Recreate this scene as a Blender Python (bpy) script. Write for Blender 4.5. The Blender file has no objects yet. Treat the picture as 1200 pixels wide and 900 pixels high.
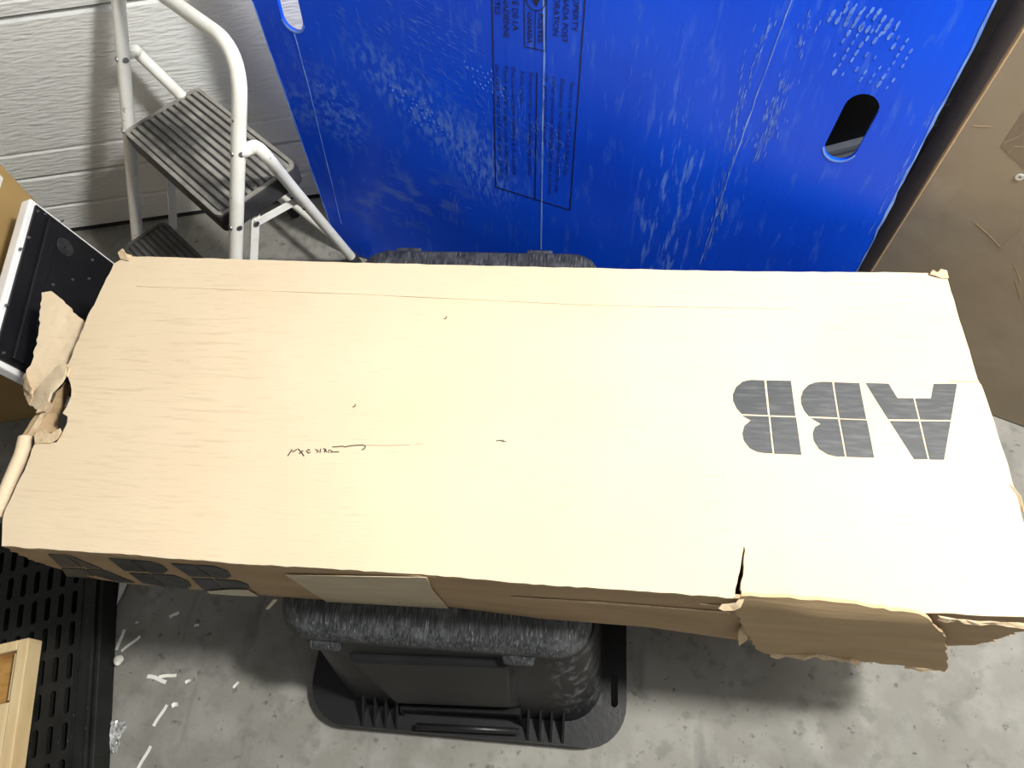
import bpy, bmesh, math, random
from mathutils import Vector, Matrix, geometry, noise
random.seed(7)

# ------------------------------------------------------------------ camera
F, CPOS, PITCH, YAW, ROLL = 790.0, Vector((0.8968, -0.2241, 1.5)), 1.0563, 0.1949, -0.1323
def cam_axes():
    cp, sp, cr, sr = math.cos(PITCH), math.sin(PITCH), math.cos(ROLL), math.sin(ROLL)
    Rz = Matrix.Rotation(YAW, 3, 'Z')
    w, u, r = Rz @ Vector((0, cp, -sp)), Rz @ Vector((0, sp, cp)), Rz @ Vector((1, 0, 0))
    return r*cr + u*sr, u*cr - r*sr, w
CR, CU, CW = cam_axes()
scene = bpy.context.scene
col = scene.collection
cd = bpy.data.cameras.new('camera'); co = bpy.data.objects.new('camera', cd); col.objects.link(co)
cd.sensor_fit = 'HORIZONTAL'; cd.sensor_width = 36; cd.lens = 36*F/1200; cd.clip_start = 0.02
co.matrix_world = Matrix(((CR.x, CU.x, -CW.x, CPOS.x), (CR.y, CU.y, -CW.y, CPOS.y), (CR.z, CU.z, -CW.z, CPOS.z), (0, 0, 0, 1)))
scene.camera = co
# ------------------------------------------------------------------ world, lamps, exposure
w = bpy.data.worlds.new('world'); scene.world = w; w.use_nodes = True
bg = w.node_tree.nodes['Background']; bg.inputs[0].default_value = (0.97, 0.98, 1.0, 1); bg.inputs[1].default_value = 0.20
def lamp(name, loc, watts, radius, color):
    l = bpy.data.lights.new(name, 'POINT'); l.energy = watts; l.shadow_soft_size = radius; l.color = color
    o = bpy.data.objects.new(name, l); col.objects.link(o); o.location = loc
lamp('garage_ceiling_lamp', (2.02, 0.36, 2.38), 365, 0.13, (1.0, 0.985, 0.94))
vs = scene.view_settings
vs.view_transform = 'Standard'; vs.look = 'None'; vs.exposure = 0.0; vs.gamma = 1.0; vs.use_curve_mapping = False

# ------------------------------------------------------------------ measuring helpers
def ray(x, y): return CW + CR*((x-600)/F) + CU*((450-y)/F)
def onz(x, y, z):
    d = ray(x, y); return CPOS + d*((z-CPOS.z)/d.z)
def onplane(x, y, P, n):
    d = ray(x, y); return CPOS + d*((P-CPOS).dot(n)/d.dot(n))
def V(*a): return Vector(a)

# ------------------------------------------------------------------ object helpers
def tag(o, label=None, cat=None, group=None, kind=None):
    if label: o['label'] = label
    if cat: o['category'] = cat
    if group: o['group'] = group
    if kind: o['kind'] = kind
    return o
def empty(name, loc=(0, 0, 0), mw=None):
    o = bpy.data.objects.new(name, None); col.objects.link(o); o.empty_display_size = 0.05
    if mw is not None: o.matrix_world = mw
    else: o.location = loc
    return o
class MB:
    def __init__(s): s.v = []; s.f = []
    def add(s, vs, fs):
        b = len(s.v); s.v += [tuple(p) for p in vs]; s.f += [tuple(i+b for i in f) for f in fs]; return s
    def box(s, a, b, m=None):
        P = [V(x, y, z) for x in (a[0], b[0]) for y in (a[1], b[1]) for z in (a[2], b[2])]
        if m is not None: P = [m @ p for p in P]
        return s.add(P, [(0, 1, 3, 2), (4, 6, 7, 5), (0, 4, 5, 1), (2, 3, 7, 6), (0, 2, 6, 4), (1, 5, 7, 3)])
    def loops(s, L, cap0=True, cap1=True, closed=True):
        n = len(L[0]); vs = [p for l in L for p in l]; fs = []
        for i in range(len(L)-1):
            for j in range(n if closed else n-1):
                k = (j+1) % n; fs.append((i*n+j, i*n+k, (i+1)*n+k, (i+1)*n+j))
        if cap0: fs.append(tuple(range(n))[::-1])
        if cap1: fs.append(tuple((len(L)-1)*n+j for j in range(n)))
        return s.add(vs, fs)
    def tube(s, pts, r, n=12, cap=True):
        pts = [Vector(p) for p in pts]; L = []; up = None
        for i, p in enumerate(pts):
            t = ((pts[min(i+1, len(pts)-1)] - pts[max(i-1, 0)])).normalized()
            if up is None:
                up = t.orthogonal().normalized()
            up = (up - t*up.dot(t)).normalized(); b = t.cross(up)
            rr = r[i] if isinstance(r, (list, tuple)) else r
            L.append([p + (up*math.cos(a) + b*math.sin(a))*rr for a in (2*math.pi*k/n for k in range(n))])
        return s.loops(L, cap, cap)
    def build(s, name, mat, parent=None, smooth=False, bevel=0, sub=0):
        me = bpy.data.meshes.new(name); me.from_pydata(s.v, [], s.f); me.validate(); me.update()
        bm = bmesh.new(); bm.from_mesh(me); bmesh.ops.recalc_face_normals(bm, faces=bm.faces); bm.to_mesh(me); bm.free()
        me.materials.append(mat)
        if smooth:
            for p in me.polygons: p.use_smooth = True
            if smooth == 'auto':
                me.set_sharp_from_angle(angle=math.radians(40))
        o = bpy.data.objects.new(name, me); col.objects.link(o)
        if parent is not None: o.parent = parent
        if bevel:
            m = o.modifiers.new('b', 'BEVEL'); m.width = bevel; m.segments = 2; m.limit_method = 'ANGLE'
        return o
def smoothpath(pts, n=8):
    P = [Vector(p) for p in pts]; P = [P[0]*2-P[1]] + P + [P[-1]*2-P[-2]]; out = []
    for i in range(1, len(P)-2):
        for k in range(n):
            t = k/n; a, b, c, d = P[i-1:i+3]
            out.append(0.5*((2*b) + (c-a)*t + (2*a-5*b+4*c-d)*t*t + (3*b-a-3*c+d)*t**3))
    out.append(P[-2]); return out
def roundcorner(pts, r, n=6):
    P = [Vector(p) for p in pts]; out = [P[0]]
    for i in range(1, len(P)-1):
        a, b, c = P[i-1:i+2]; u = (a-b).normalized(); v = (c-b).normalized()
        p, q = b+u*r, b+v*r
        for k in range(n+1):
            t = k/n; out.append(p*(1-t)**2 + b*2*t*(1-t) + q*t*t)
    out.append(P[-1]); return out
def rrect(x0, x1, y0, y1, r, z, n=7):
    out = []
    for cx, cy, a0 in ((x1-r, y1-r, 0), (x0+r, y1-r, 90), (x0+r, y0+r, 180), (x1-r, y0+r, 270)):
        for k in range(n+1):
            a = math.radians(a0+90*k/n); out.append(V(cx+r*math.cos(a), cy+r*math.sin(a), z))
    return out
def jag(pts, step, amp, seed=0, closed=False):
    """subdivide a 2D polyline and roughen it like torn or worn board"""
    rnd = random.Random(seed); out = []
    P = [Vector(p[:2]) for p in pts]; m = len(P) if closed else len(P)-1
    for i in range(m):
        a, b = P[i], P[(i+1) % len(P)]; L = (b-a).length; n = max(1, int(L/step))
        nn = Vector((-(b-a).y, (b-a).x)).normalized() if L > 0 else Vector((0, 0))
        for k in range(n):
            j = 0 if k == 0 else rnd.uniform(-amp, amp)
            out.append(a+(b-a)*(k/n)+nn*j)
    if not closed: out.append(P[-1])
    return out
def sheet(outline, mapf, thick, holes=(), grid=None, normal=None):
    """a board of real thickness: 2D outline (with holes) meshed with inner points, mapped to 3D by mapf"""
    vs = [Vector(p[:2]) for p in outline]; es = [(i, (i+1) % len(vs)) for i in range(len(vs))]
    for h in holes:
        b = len(vs); vs += [Vector(p[:2]) for p in h]; es += [(b+i, b+(i+1) % len(h)) for i in range(len(h))]
    if grid:
        x0 = min(p.x for p in vs); x1 = max(p.x for p in vs); y0 = min(p.y for p in vs); y1 = max(p.y for p in vs)
        nx = int((x1-x0)/grid); ny = int((y1-y0)/grid)
        for i in range(1, nx):
            for j in range(1, ny):
                vs.append(Vector((x0+(x1-x0)*(i+0.5*(j % 2))/nx, y0+(y1-y0)*j/ny)))
    r = geometry.delaunay_2d_cdt(vs, es, [], 2 if holes else 1, 1e-6)
    pv, pf = r[0], r[2]
    if holes:
        polys = [[Vector(p[:2]) for p in h] for h in holes]
        def inside(p, poly):
            c = False
            for i in range(len(poly)):
                a, b = poly[i], poly[i-1]
                if (a.y > p.y) != (b.y > p.y) and p.x < (b.x-a.x)*(p.y-a.y)/(b.y-a.y)+a.x: c = not c
            return c
        op = [Vector(p[:2]) for p in outline]
        def ctr(f): return sum((Vector(pv[i]) for i in f), Vector((0, 0)))/len(f)
        pf = [f for f in pf if inside(ctr(f), op) and not any(inside(ctr(f), h) for h in polys)]
    used = sorted({i for f in pf for i in f}); ix = {k: i for i, k in enumerate(used)}
    pf = [tuple(ix[i] for i in f) for f in pf]; P = [Vector(mapf(pv[k].x, pv[k].y)) for k in used]; n = len(P)
    if normal is None:
        nr = [Vector((0, 0, 0)) for _ in P]
        for f in pf:
            q = (P[f[1]]-P[f[0]]).cross(P[f[2]]-P[f[0]])
            for i in f: nr[i] += q
        nr = [q.normalized() for q in nr]
    else: nr = [Vector(normal)]*n
    Q = [p-q*thick for p, q in zip(P, nr)]
    cnt = {}
    for f in pf:
        for i in range(len(f)):
            a, b = f[i], f[(i+1) % len(f)]; cnt[(a, b)] = 1
    fs = list(pf) + [tuple(i+n for i in f[::-1]) for f in pf]
    for (a, b) in cnt:
        if (b, a) not in cnt: fs.append((b, a, a+n, b+n))
    return MB().add(P+Q, fs)

# ------------------------------------------------------------------ materials
def mat(name, base, rough=0.6, var=None, scale=20, stretch=(1, 1, 1), detail=5, lo=0.35, hi=0.65, bump=0, bscale=None, bstretch=None, metal=0, spec=0.5, layers=(), coat=0):
    m = bpy.data.materials.new(name); m.use_nodes = True; nt = m.node_tree; N = nt.nodes; Lk = nt.links
    b = N['Principled BSDF']; b.inputs['Roughness'].default_value = rough; b.inputs['Metallic'].default_value = metal
    b.inputs['Specular IOR Level'].default_value = spec
    if coat: b.inputs['Coat Weight'].default_value = coat
    tc = N.new('ShaderNodeTexCoord')
    def nz(sc, st, det, off=0):
        mp = N.new('ShaderNodeMapping'); mp.inputs['Scale'].default_value = st; mp.inputs['Location'].default_value = (off, off*.7, off*.3)
        Lk.new(tc.outputs['Object'], mp.inputs[0])
        n = N.new('ShaderNodeTexNoise'); n.inputs['Scale'].default_value = sc; n.inputs['Detail'].default_value = det
        Lk.new(mp.outputs[0], n.inputs['Vector']); return n.outputs[0]
    def ramp(s, lo, hi):
        r = N.new('ShaderNodeMapRange'); r.inputs['From Min'].default_value = lo; r.inputs['From Max'].default_value = hi
        Lk.new(s, r.inputs[0]); return r.outputs[0]
    def mix(fac, a, c):
        x = N.new('ShaderNodeMix'); x.data_type = 'RGBA'
        for k, s in ((0, fac), (6, a), (7, c)):
            if isinstance(s, (tuple, list)): x.inputs[k].default_value = (*s[:3], 1)
            elif isinstance(s, float): x.inputs[k].default_value = s
            else: Lk.new(s, x.inputs[k])
        return x.outputs[2]
    c = base
    if var: c = mix(ramp(nz(scale, stretch, detail), lo, hi), base, var)
    for i, L in enumerate(layers):   # (colour, scale, stretch, lo, hi, amount[, blob])
        f = ramp(nz(L[1], L[2], 6, 3.1*(i+1)), L[3], L[4])
        mu = N.new('ShaderNodeMath'); mu.operation = 'MULTIPLY'; Lk.new(f, mu.inputs[0]); mu.inputs[1].default_value = L[5]; f = mu.outputs[0]
        if len(L) > 6:   # worn area or painted highlight: ellipse centre, size, angle in the object's own coordinates
            cx, cy, sx, sy, an = L[6]
            mp = N.new('ShaderNodeMapping'); mp.vector_type = 'TEXTURE'; mp.inputs['Location'].default_value = (cx, cy, 0)
            mp.inputs['Rotation'].default_value = (0, 0, an); mp.inputs['Scale'].default_value = (sx, sy, 1000)
            Lk.new(tc.outputs['Object'], mp.inputs[0]); g = N.new('ShaderNodeTexGradient'); g.gradient_type = 'SPHERICAL'
            Lk.new(mp.outputs[0], g.inputs[0]); mu2 = N.new('ShaderNodeMath'); mu2.operation = 'MULTIPLY'; mu2.use_clamp = True
            g2 = ramp(g.outputs[1], 0.0, 0.55)
            Lk.new(f, mu2.inputs[0]); Lk.new(g2, mu2.inputs[1]); f = mu2.outputs[0]
        c = mix(f, c, L[0])
    if isinstance(c, (tuple, list)): b.inputs['Base Color'].default_value = (*c, 1)
    else: Lk.new(c, b.inputs['Base Color'])
    if bump:
        bp = N.new('ShaderNodeBump'); bp.inputs['Strength'].default_value = 1; bp.inputs['Distance'].default_value = bump
        Lk.new(nz(bscale or scale, bstretch or stretch, 6, 9), bp.inputs['Height']); Lk.new(bp.outputs[0], b.inputs['Normal'])
    return m
KRAFT = (0.60, 0.44, 0.275)
M = {}
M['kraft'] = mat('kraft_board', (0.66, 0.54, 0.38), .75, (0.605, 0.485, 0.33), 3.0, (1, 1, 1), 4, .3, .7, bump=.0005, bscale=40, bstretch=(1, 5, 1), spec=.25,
                 layers=(((0.46, 0.34, 0.21), 14, (1.5, 14, 1), .60, .76, .35), ((0.36, 0.265, 0.165), 9, (1.6, 17, 1), .54, .78, .42, (-.62, .0, .30, .36, 0)), ((0.42, 0.31, 0.2), 9, (1.8, 17, 1), .56, .74, .4, (.60, .20, .30, .14, 0))))
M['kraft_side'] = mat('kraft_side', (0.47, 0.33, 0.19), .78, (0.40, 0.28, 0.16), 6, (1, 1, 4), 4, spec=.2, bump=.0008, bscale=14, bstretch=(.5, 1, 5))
M['kraft_torn'] = mat('kraft_torn', (0.64, 0.50, 0.33), .85, (0.50, 0.37, 0.23), 60, (1, 1, 1), 5, spec=.1, bump=.002, bscale=90)
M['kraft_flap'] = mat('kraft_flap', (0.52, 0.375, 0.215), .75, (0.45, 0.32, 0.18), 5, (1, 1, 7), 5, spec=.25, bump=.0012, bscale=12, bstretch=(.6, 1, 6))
M['tape_paper'] = mat('paper_tape', (0.62, 0.52, 0.36), .5, (0.54, 0.44, 0.29), 9, (1, 1, 6), 4, spec=.4)
M['tape_pale'] = mat('pale_tape', (0.68, 0.60, 0.44), .35, (0.58, 0.50, 0.34), 12, (1, 1, 4), 4, spec=.5)
M['ink'] = mat('logo_ink', (0.040, 0.043, 0.046), .55, (0.085, 0.085, 0.085), 40, (.6, 4, 1), 5, .45, .75, spec=.4)
M['pen'] = mat('pen_ink', (0.05, 0.045, 0.04), .6)
M['concrete'] = mat('concrete', (0.262, 0.253, 0.226), .8, (0.185, 0.178, 0.158), 2.2, (1, 1, 1), 8, .35, .68, bump=.0012, bscale=60, spec=.3,
                    layers=(((0.30, 0.295, 0.27), 13, (1, 1, 1), .50, .66, .55), ((0.13, 0.13, 0.118), 30, (1, 1, 1), .55, .66, .5), ((0.30, 0.30, 0.275), 5, (1, 1, 1), .52, .72, .7), ((0.07, 0.07, 0.063), 40, (1, 1, 1), .65, .72, .7), ((0.10, 0.10, 0.095), 7, (2.4, .5, 1), .60, .70, .45), ((0.07, 0.07, 0.065), 75, (1, 1, 1), .68, .74, .8)))
M['door'] = mat('door_paint', (0.80, 0.815, 0.81), .5, (0.73, 0.745, 0.74), 2.5, (1, 1, 1), 3, spec=.4, bump=.004, bscale=34, bstretch=(.75, 1, 4.2))
M['door_gap'] = mat('door_gap', (0.06, 0.06, 0.06), .8)
M['wallpaint'] = mat('wall_paint', (0.55, 0.55, 0.53), .8, (0.50, 0.50, 0.48), 3, bump=.001, bscale=40)
M['blue'] = mat('blue_plastic', (0.003, 0.084, 0.84), .34, (0.003, 0.062, 0.70), 3, (1, 1, 1), 3, spec=.26, bump=.0006, bscale=30, bstretch=(3, .3, 1),
                layers=(((0.13, 0.28, 0.80), 60, (1.4, .8, 1), .46, .68, .75, (.36, .53, .26, .085, -.62)), ((0.16, 0.31, 0.82), 80, (1.8, .5, 1), .46, .68, .7, (.47, .44, .15, .10, -1.0)),
                        ((0.15, 0.30, 0.84), 26, (3.4, .45, 1), .54, .66, .8, (.905, .42, .09, .42, .02)), ((0.12, 0.26, 0.78), 70, (1, 1, 1), .45, .68, .75, (.12, .48, .09, .12, .3)),
                        ((0.06, 0.17, 0.74), 30, (2.5, .6, 1), .58, .70, .4), ((0.11, 0.22, 0.68), 55, (1, 1, 1), .45, .65, .6, (.02, .46, .07, .08, 0)), ((0.10, 0.20, 0.64), 14, (1, 2, 1), .5, .66, .6, (.26, .26, .25, .10, .4))))
M['blue_scuff'] = mat('blue_scuff', (0.14, 0.30, 0.84), .6, (0.05, 0.15, 0.70), 60, (1, 1, 1), 4)
M['blue_crease'] = mat('blue_crease', (0.22, 0.40, 0.86), .5, (0.05, 0.15, 0.66), 25, (1, 1, 1), 4, .35, .7)
M['print'] = mat('dark_print', (0.004, 0.008, 0.05), .5)
M['print_faint'] = mat('worn_print', (0.005, 0.012, 0.10), .5, (0.006, 0.035, 0.34), 45, (1, 1, 1), 3, .42, .62)
M['tote'] = mat('tote_plastic', (0.008, 0.008, 0.009), .38, (0.013, 0.013, 0.014), 12, spec=.36, bump=.0003, bscale=120, layers=(((0.16, 0.16, 0.165), 60, (1, .6, 1), .50, .70, .6, (.245, -.43, .07, .07, 0)),))  # pale layer: scuffs plus a painted highlight on the right front corner
M['tote_worn'] = mat('tote_worn', (0.016, 0.017, 0.019), .48, (0.075, 0.078, 0.082), 150, (2.0, .22, 1), 9, .42, .74, spec=.5, bump=.0003, bscale=160, bstretch=(2, .4, 1),
                     layers=(((0.26, 0.265, 0.27), 210, (1.8, .14, 1), .58, .72, .7), ((0.13, 0.135, 0.14), 30, (1, 1, 1), .5, .72, .5)))
M['blackmetal'] = mat('black_metal', (0.005, 0.005, 0.006), .45, (0.008, 0.008, 0.009), 8, spec=.35)
M['blackmark'] = mat('dusty_ring', (0.045, 0.045, 0.047), .6, (0.018, 0.018, 0.02), 60)
M['whitepaint'] = mat('white_enamel', (0.78, 0.78, 0.74), .35, (0.68, 0.67, 0.61), 6, (1, 1, 1), 5, .4, .7, spec=.5,
                      layers=(((0.10, 0.06, 0.04), 75, (1, 1, 1), .69, .73, .9), ((0.50, 0.46, 0.36), 20, (1, 1, 1), .55, .75, .5)))
M['whitebody'] = mat('white_body', (0.80, 0.80, 0.80), .4, (0.72, 0.72, 0.72), 6)
M['rivet'] = mat('rivet_steel', (0.33, 0.34, 0.36), .35, metal=.9)
M['rust'] = mat('rust_spot', (0.16, 0.06, 0.03), .8)
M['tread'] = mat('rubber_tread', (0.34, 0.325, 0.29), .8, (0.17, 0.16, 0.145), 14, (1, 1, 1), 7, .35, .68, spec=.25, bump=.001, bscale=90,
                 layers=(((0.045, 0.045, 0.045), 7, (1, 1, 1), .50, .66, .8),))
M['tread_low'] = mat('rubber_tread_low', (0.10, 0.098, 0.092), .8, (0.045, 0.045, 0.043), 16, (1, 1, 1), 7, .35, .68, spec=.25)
M['rubber'] = mat('black_rubber', (0.018, 0.018, 0.019), .55, (0.035, 0.035, 0.035), 20)
M['bigbox'] = mat('grey_kraft', (0.42, 0.345, 0.25), .8, (0.35, 0.29, 0.21), 3.5, (1, 1, 1), 7, .35, .68, spec=.2, bump=.0008, bscale=20,
                  layers=(((0.50, 0.43, 0.32), 9, (1, 1, 1), .58, .72, .4),))
M['bigtape'] = mat('brown_tape', (0.27, 0.215, 0.15), .45, (0.23, 0.18, 0.125), 12)
M['leftbox'] = mat('left_kraft', (0.40, 0.27, 0.105), .8, (0.35, 0.23, 0.09), 5, spec=.2)
M['paper'] = mat('white_paper', (0.78, 0.77, 0.72), .8, (0.66, 0.65, 0.60), 30)
M['foam'] = mat('foam_scrap', (0.74, 0.73, 0.66), .9, (0.5, 0.49, 0.44), 80, bump=.003, bscale=100)
M['film'] = mat('plastic_film', (0.55, 0.56, 0.55), .15, (0.28, 0.28, 0.27), 60, spec=.8)
M['pallet'] = mat('pallet_plastic', (0.006, 0.0065, 0.006), .6, (0.012, 0.0125, 0.012), 20, (1, 1, 1), 7, spec=.28, bump=.0006, bscale=120,
                  layers=(((0.10, 0.10, 0.09), 160, (1, 1, 1), .67, .72, .5),))
M['pine'] = mat('pine_wood', (0.66, 0.52, 0.30), .6, (0.56, 0.40, 0.20), 8, (7, .8, 3), 5, .35, .7, spec=.3)
M['ply'] = mat('brown_plywood', (0.45, 0.25, 0.07), .55, (0.26, 0.12, 0.03), 9, (1.2, 5, 1), 5, .4, .65, spec=.3)
M['greymetal'] = mat('grey_rail', (0.60, 0.66, 0.76), .4, (0.50, 0.56, 0.66), 12)

# ------------------------------------------------------------------ setting: floor, garage door, side walls
fl = MB().box((-2.6, -2.6, -.1), (4.2, 2.6, 0)).build('floor', M['concrete']); tag(fl, 'stained grey concrete garage floor', kind='structure')
A0 = onz(97, 271, 0); B0 = onz(227, 253, 0)
du = (B0-A0).normalized(); dn = V(du.y, -du.x, 0)            # along the door, and out of it towards the room
doorM = Matrix(((du.x, -dn.x, 0, A0.x), (du.y, -dn.y, 0, A0.y), (0, 0, 1, 0), (0, 0, 0, 1)))
door = empty('door_1', mw=doorM); tag(door, 'white ribbed sectional garage door with embossed wood grain', kind='structure')
def door_section(z0, z1, ribs):
    prof = [(.012, z0), (.0, z0+.006)]
    for r in ribs: prof += [(0, r-.006), (.0035, r-.003), (.0035, r+.003), (0, r+.006)]
    prof += [(0, z1-.006), (.012, z1)]
    mb = MB(); L = []
    for x in [-1.6+.2*i for i in range(25)]:
        L.append([V(x, y, z) for y, z in prof])
    mb.loops(L, False, False, closed=False)
    mb.box((-1.6, .012, z0), (3.2, .04, z1))
    return mb.build('door_section', M['door'], door)
door_section(.013, .108, []); door_section(.110, .215, []); door_section(.218, .648, [.30]); door_section(.652, 1.17, [.69, .9]); door_section(1.174, 1.69, [1.3, 1.5]); door_section(1.694, 2.2, [1.9])
MB().box((-1.6, .004, 0), (3.2, .03, .012)).build('bottom_seal', M['rubber'], door)
MB().box((-1.6, .03, .0), (3.2, .05, 2.2)).build('door_backing', M['door_gap'], door)
dl = doorM @ V(-1.6, 0, 0); dr = doorM @ V(3.2, 0, 0)
tag(MB().box((dl.x-.1, -2.6, 0), (dl.x, dl.y+.05, 2.4)).build('wall_left', M['wallpaint']), 'plain painted garage wall', kind='structure')
tag(MB().box((dr.x, -2.6, 0), (dr.x+.1, dr.y+.05, 2.4)).build('wall_right', M['wallpaint']), 'plain painted garage wall', kind='structure')

# ------------------------------------------------------------------ the long carton
ZT, ZB = .5, .3
carton = empty('cardboard_carton', (.78, .3, ZB)); tag(carton, 'long kraft cardboard carton with torn corners lying on the black tote', 'carton')
OFF = -Vector((.78, .3, ZB))
def local(mb): mb.v = [tuple(Vector(p)+OFF) for p in mb.v]; return mb
def topz(x, y):
    z = ZT + .0022*noise.noise(V(x*2.1, y*3.4, 1.3)) + .0009*noise.noise(V(x*9, y*14, 4))
    d = abs(x-1.2); 
    if y < .16: z += .004*math.exp(-((x-1.215)/.03)**2)*(1-y/.16) if x > 1.187 else 0
    return z
def T2(p): q = onz(p[0], p[1], ZT); return (q.x, q.y)
left = [(150, 300), (133, 309), (116, 344), (100, 377), (80, 425), (78, 438), (82, 449), (83, 464), (78, 476), (73, 484), (79, 488), (78, 496), (71, 510), (66, 518), (41, 519), (32, 542), (15, 579), (4, 604), (2, 640)]
front_l = [(2, 640), (150, 650), (300, 662), (484, 672.5), (645, 686), (760, 693), (861, 701)]
crack = [(861, 701), (862, 689), (868, 664), (871, 645), (872, 639), (873.5, 645), (872, 665), (868, 690), (872, 698.5)]
front_r = [(872, 698.5), (960, 706), (1077, 719), (1120, 719), (1160, 722), (1233, 725)]
right = [(1233, 725), (1197, 605), (1181, 545), (1150, 452), (1146, 447), (1108, 320)]
back = [(1108, 320), (870, 318), (600, 312), (380, 307), (150, 300)]
out = []
for seg, st, am, sd in ((left, .012, .0016, 1), (front_l, .012, .0009, 2), (crack, .008, .0012, 3), (front_r, .012, .0012, 4), (right, .02, .0006, 5), (back, .02, .0008, 6)):
    out += jag([T2(p) for p in seg], st, am, sd)[:-1]
local(sheet(out, lambda x, y: V(x, y, topz(x, y)), .006, grid=.028, normal=(0, 0, 1))).build('top_panel', M['kraft'], carton, smooth='auto')
FLc, FRc, BRc, BLc = (onz(*p, ZT) for p in ((2, 640), (1233, 725), (1108, 320), (150, 300)))
# front wall: from the top edge to the measured bottom edge
frontN = (FRc-FLc).cross(V(0, 0.04, -1)).normalized()
if frontN.y > 0: frontN = -frontN
botz = [(72, 676), (130, 683), (300, 697), (380, 703), (526, 711), (633, 725), (760, 735), (864, 750), (960, 753), (1060, 757), (1109, 757), (1150, 756), (1200, 753), (1225, 748)]
ex = (FRc-FLc).normalized(); L0 = (FRc-FLc).length
bot = [onz(x, y, ZB) for x, y in botz]
bot = [((p-FLc).dot(ex), p) for p in bot]; bot[0] = (0.0, bot[0][1]); bot[-1] = (L0, FRc+V(0, -.006, ZB-ZT))
def bot_at(s):
    for (a, p), (b, q) in zip(bot, bot[1:]):
        if a <= s <= b: return (-.006 if False else p.lerp(q, (s-a)/(b-a)))
    return bot[-1][1]
def frontpt(s, t, lift=0):
    """s metres along the front edge, t 0 at the top to 1 at the bottom"""
    a = FLc + ex*s; b = bot_at(min(max(s, 0), L0)); b = V(a.x, b.y, ZB)
    p = a.lerp(b, t); p.y += -.004*math.sin(math.pi*t)*(.6+.6*noise.noise(V(s*3, t*2, 5))) - lift
    return p
fo = jag([(0.0, 0.03), (L0, .03)], .03, 0, 1)[:-1] + jag([(L0, .03), (L0, 1), (L0-.14, .98), (1.1, 1.0), (.4, 1.0), (.1, .98), (.04, .85), (0, .4), (0, .03)], .02, .006, 8)[:-1]
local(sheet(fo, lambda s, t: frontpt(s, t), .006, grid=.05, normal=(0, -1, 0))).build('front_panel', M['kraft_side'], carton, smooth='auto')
Z = V(0, 0, ZB-ZT)
def wall4(name, a, b, inset):
    inn = V(*inset); P = [a, b, b+Z, a+Z]; mb = MB(); mb.add(P+[p+inn for p in P], [(0, 1, 2, 3), (7, 6, 5, 4), (0, 4, 5, 1), (1, 5, 6, 2), (2, 6, 7, 3), (3, 7, 4, 0)])
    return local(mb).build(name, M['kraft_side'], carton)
dz = V(0, 0, -.007)
wall4('back_panel', BLc+V(.01, -.003, 0)+dz, BRc+V(-.01, -.003, 0)+dz, (0, -.006, 0))
wall4('end_panel', FRc+V(-.006, .012, 0)+dz, BRc+V(-.004, -.012, 0)+dz, (-.006, 0, 0))
a_, b_ = onz(80, 425, ZT)+V(.012, 0, -.007), BLc+V(.014, -.012, -.007)
wall4('end_panel', a_, b_, (.006, 0, 0))
wall4('end_panel', FLc+V(.012, .012, -.007), onz(41, 519, ZT)+V(.014, 0, -.007), (.006, 0, 0))
local(MB().add([V(FLc.x+.02, .01, ZB), V(FRc.x-.02, .01, ZB), V(BRc.x-.02, BRc.y-.02, ZB), V(BLc.x+.02, BLc.y-.02, ZB)] + [V(FLc.x+.02, .01, ZB+.006), V(FRc.x-.02, .01, ZB+.006), V(BRc.x-.02, BRc.y-.02, ZB+.006), V(BLc.x+.02, BLc.y-.02, ZB+.006)],
     [(0, 1, 2, 3), (7, 6, 5, 4), (0, 4, 5, 1), (1, 5, 6, 2), (2, 6, 7, 3), (3, 7, 4, 0)])).build('bottom_panel', M['kraft_side'], carton)
# printed letters on the lid (crop pixels / 4 + offset)
def lidpoly(mb, poly, lift=.0007):
    P = [onz(840+x/4, 420+y/4, ZT) for x, y in poly]
    for p in P: p.z = topz(p.x, p.y)+lift
    n = len(P); mb.add(P+[p-V(0, 0, .0006) for p in P], [tuple(range(n)), tuple(range(n, 2*n))[::-1]] + [(i, (i+1) % n, n+(i+1) % n, n+i) for i in range(n)])
LET = [
 [[(165,101),(222,103),(240,265),(118,260),(95,235),(78,200),(76,170),(90,135),(120,110),(142,103)], [(233,103),(347,106),(369,270),(250,266)],
  [(120,268),(243,272),(262,445),(225,443),(190,438),(155,420),(128,385),(121,350),(130,315),(160,290)], [(252,273),(372,277),(397,451),(271,446)]],
 [[(490,111),(540,112),(567,277),(432,272),(410,245),(396,212),(394,185),(405,150),(430,125),(460,114)], [(549,113),(667,117),(700,285),(576,281)],
  [(442,280),(568,285),(600,461),(560,460),(520,450),(480,425),(455,385),(450,350),(460,322),(487,307)], [(577,286),(703,291),(737,466),(609,462)]],
 [[(697,116),(804,120),(846,187),(920,188),(944,287),(803,286)], [(929,189),(1003,189),(1015,121),(1124,121),(1096,290),(953,288)],
  [(810,295),(946,296),(988,474),(925,474)], [(955,296),(1095,297),(1064,476),(997,475)]]]
def dense(poly, n=4): return [(a[0]+(b[0]-a[0])*k/n, a[1]+(b[1]-a[1])*k/n) for a, b in zip(poly, poly[1:]+poly[:1]) for k in range(n)]
for pieces in LET:
    mb = MB()
    for p in pieces: lidpoly(mb, dense(p))
    local(mb).build('logo_letter', M['ink'], carton)
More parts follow.
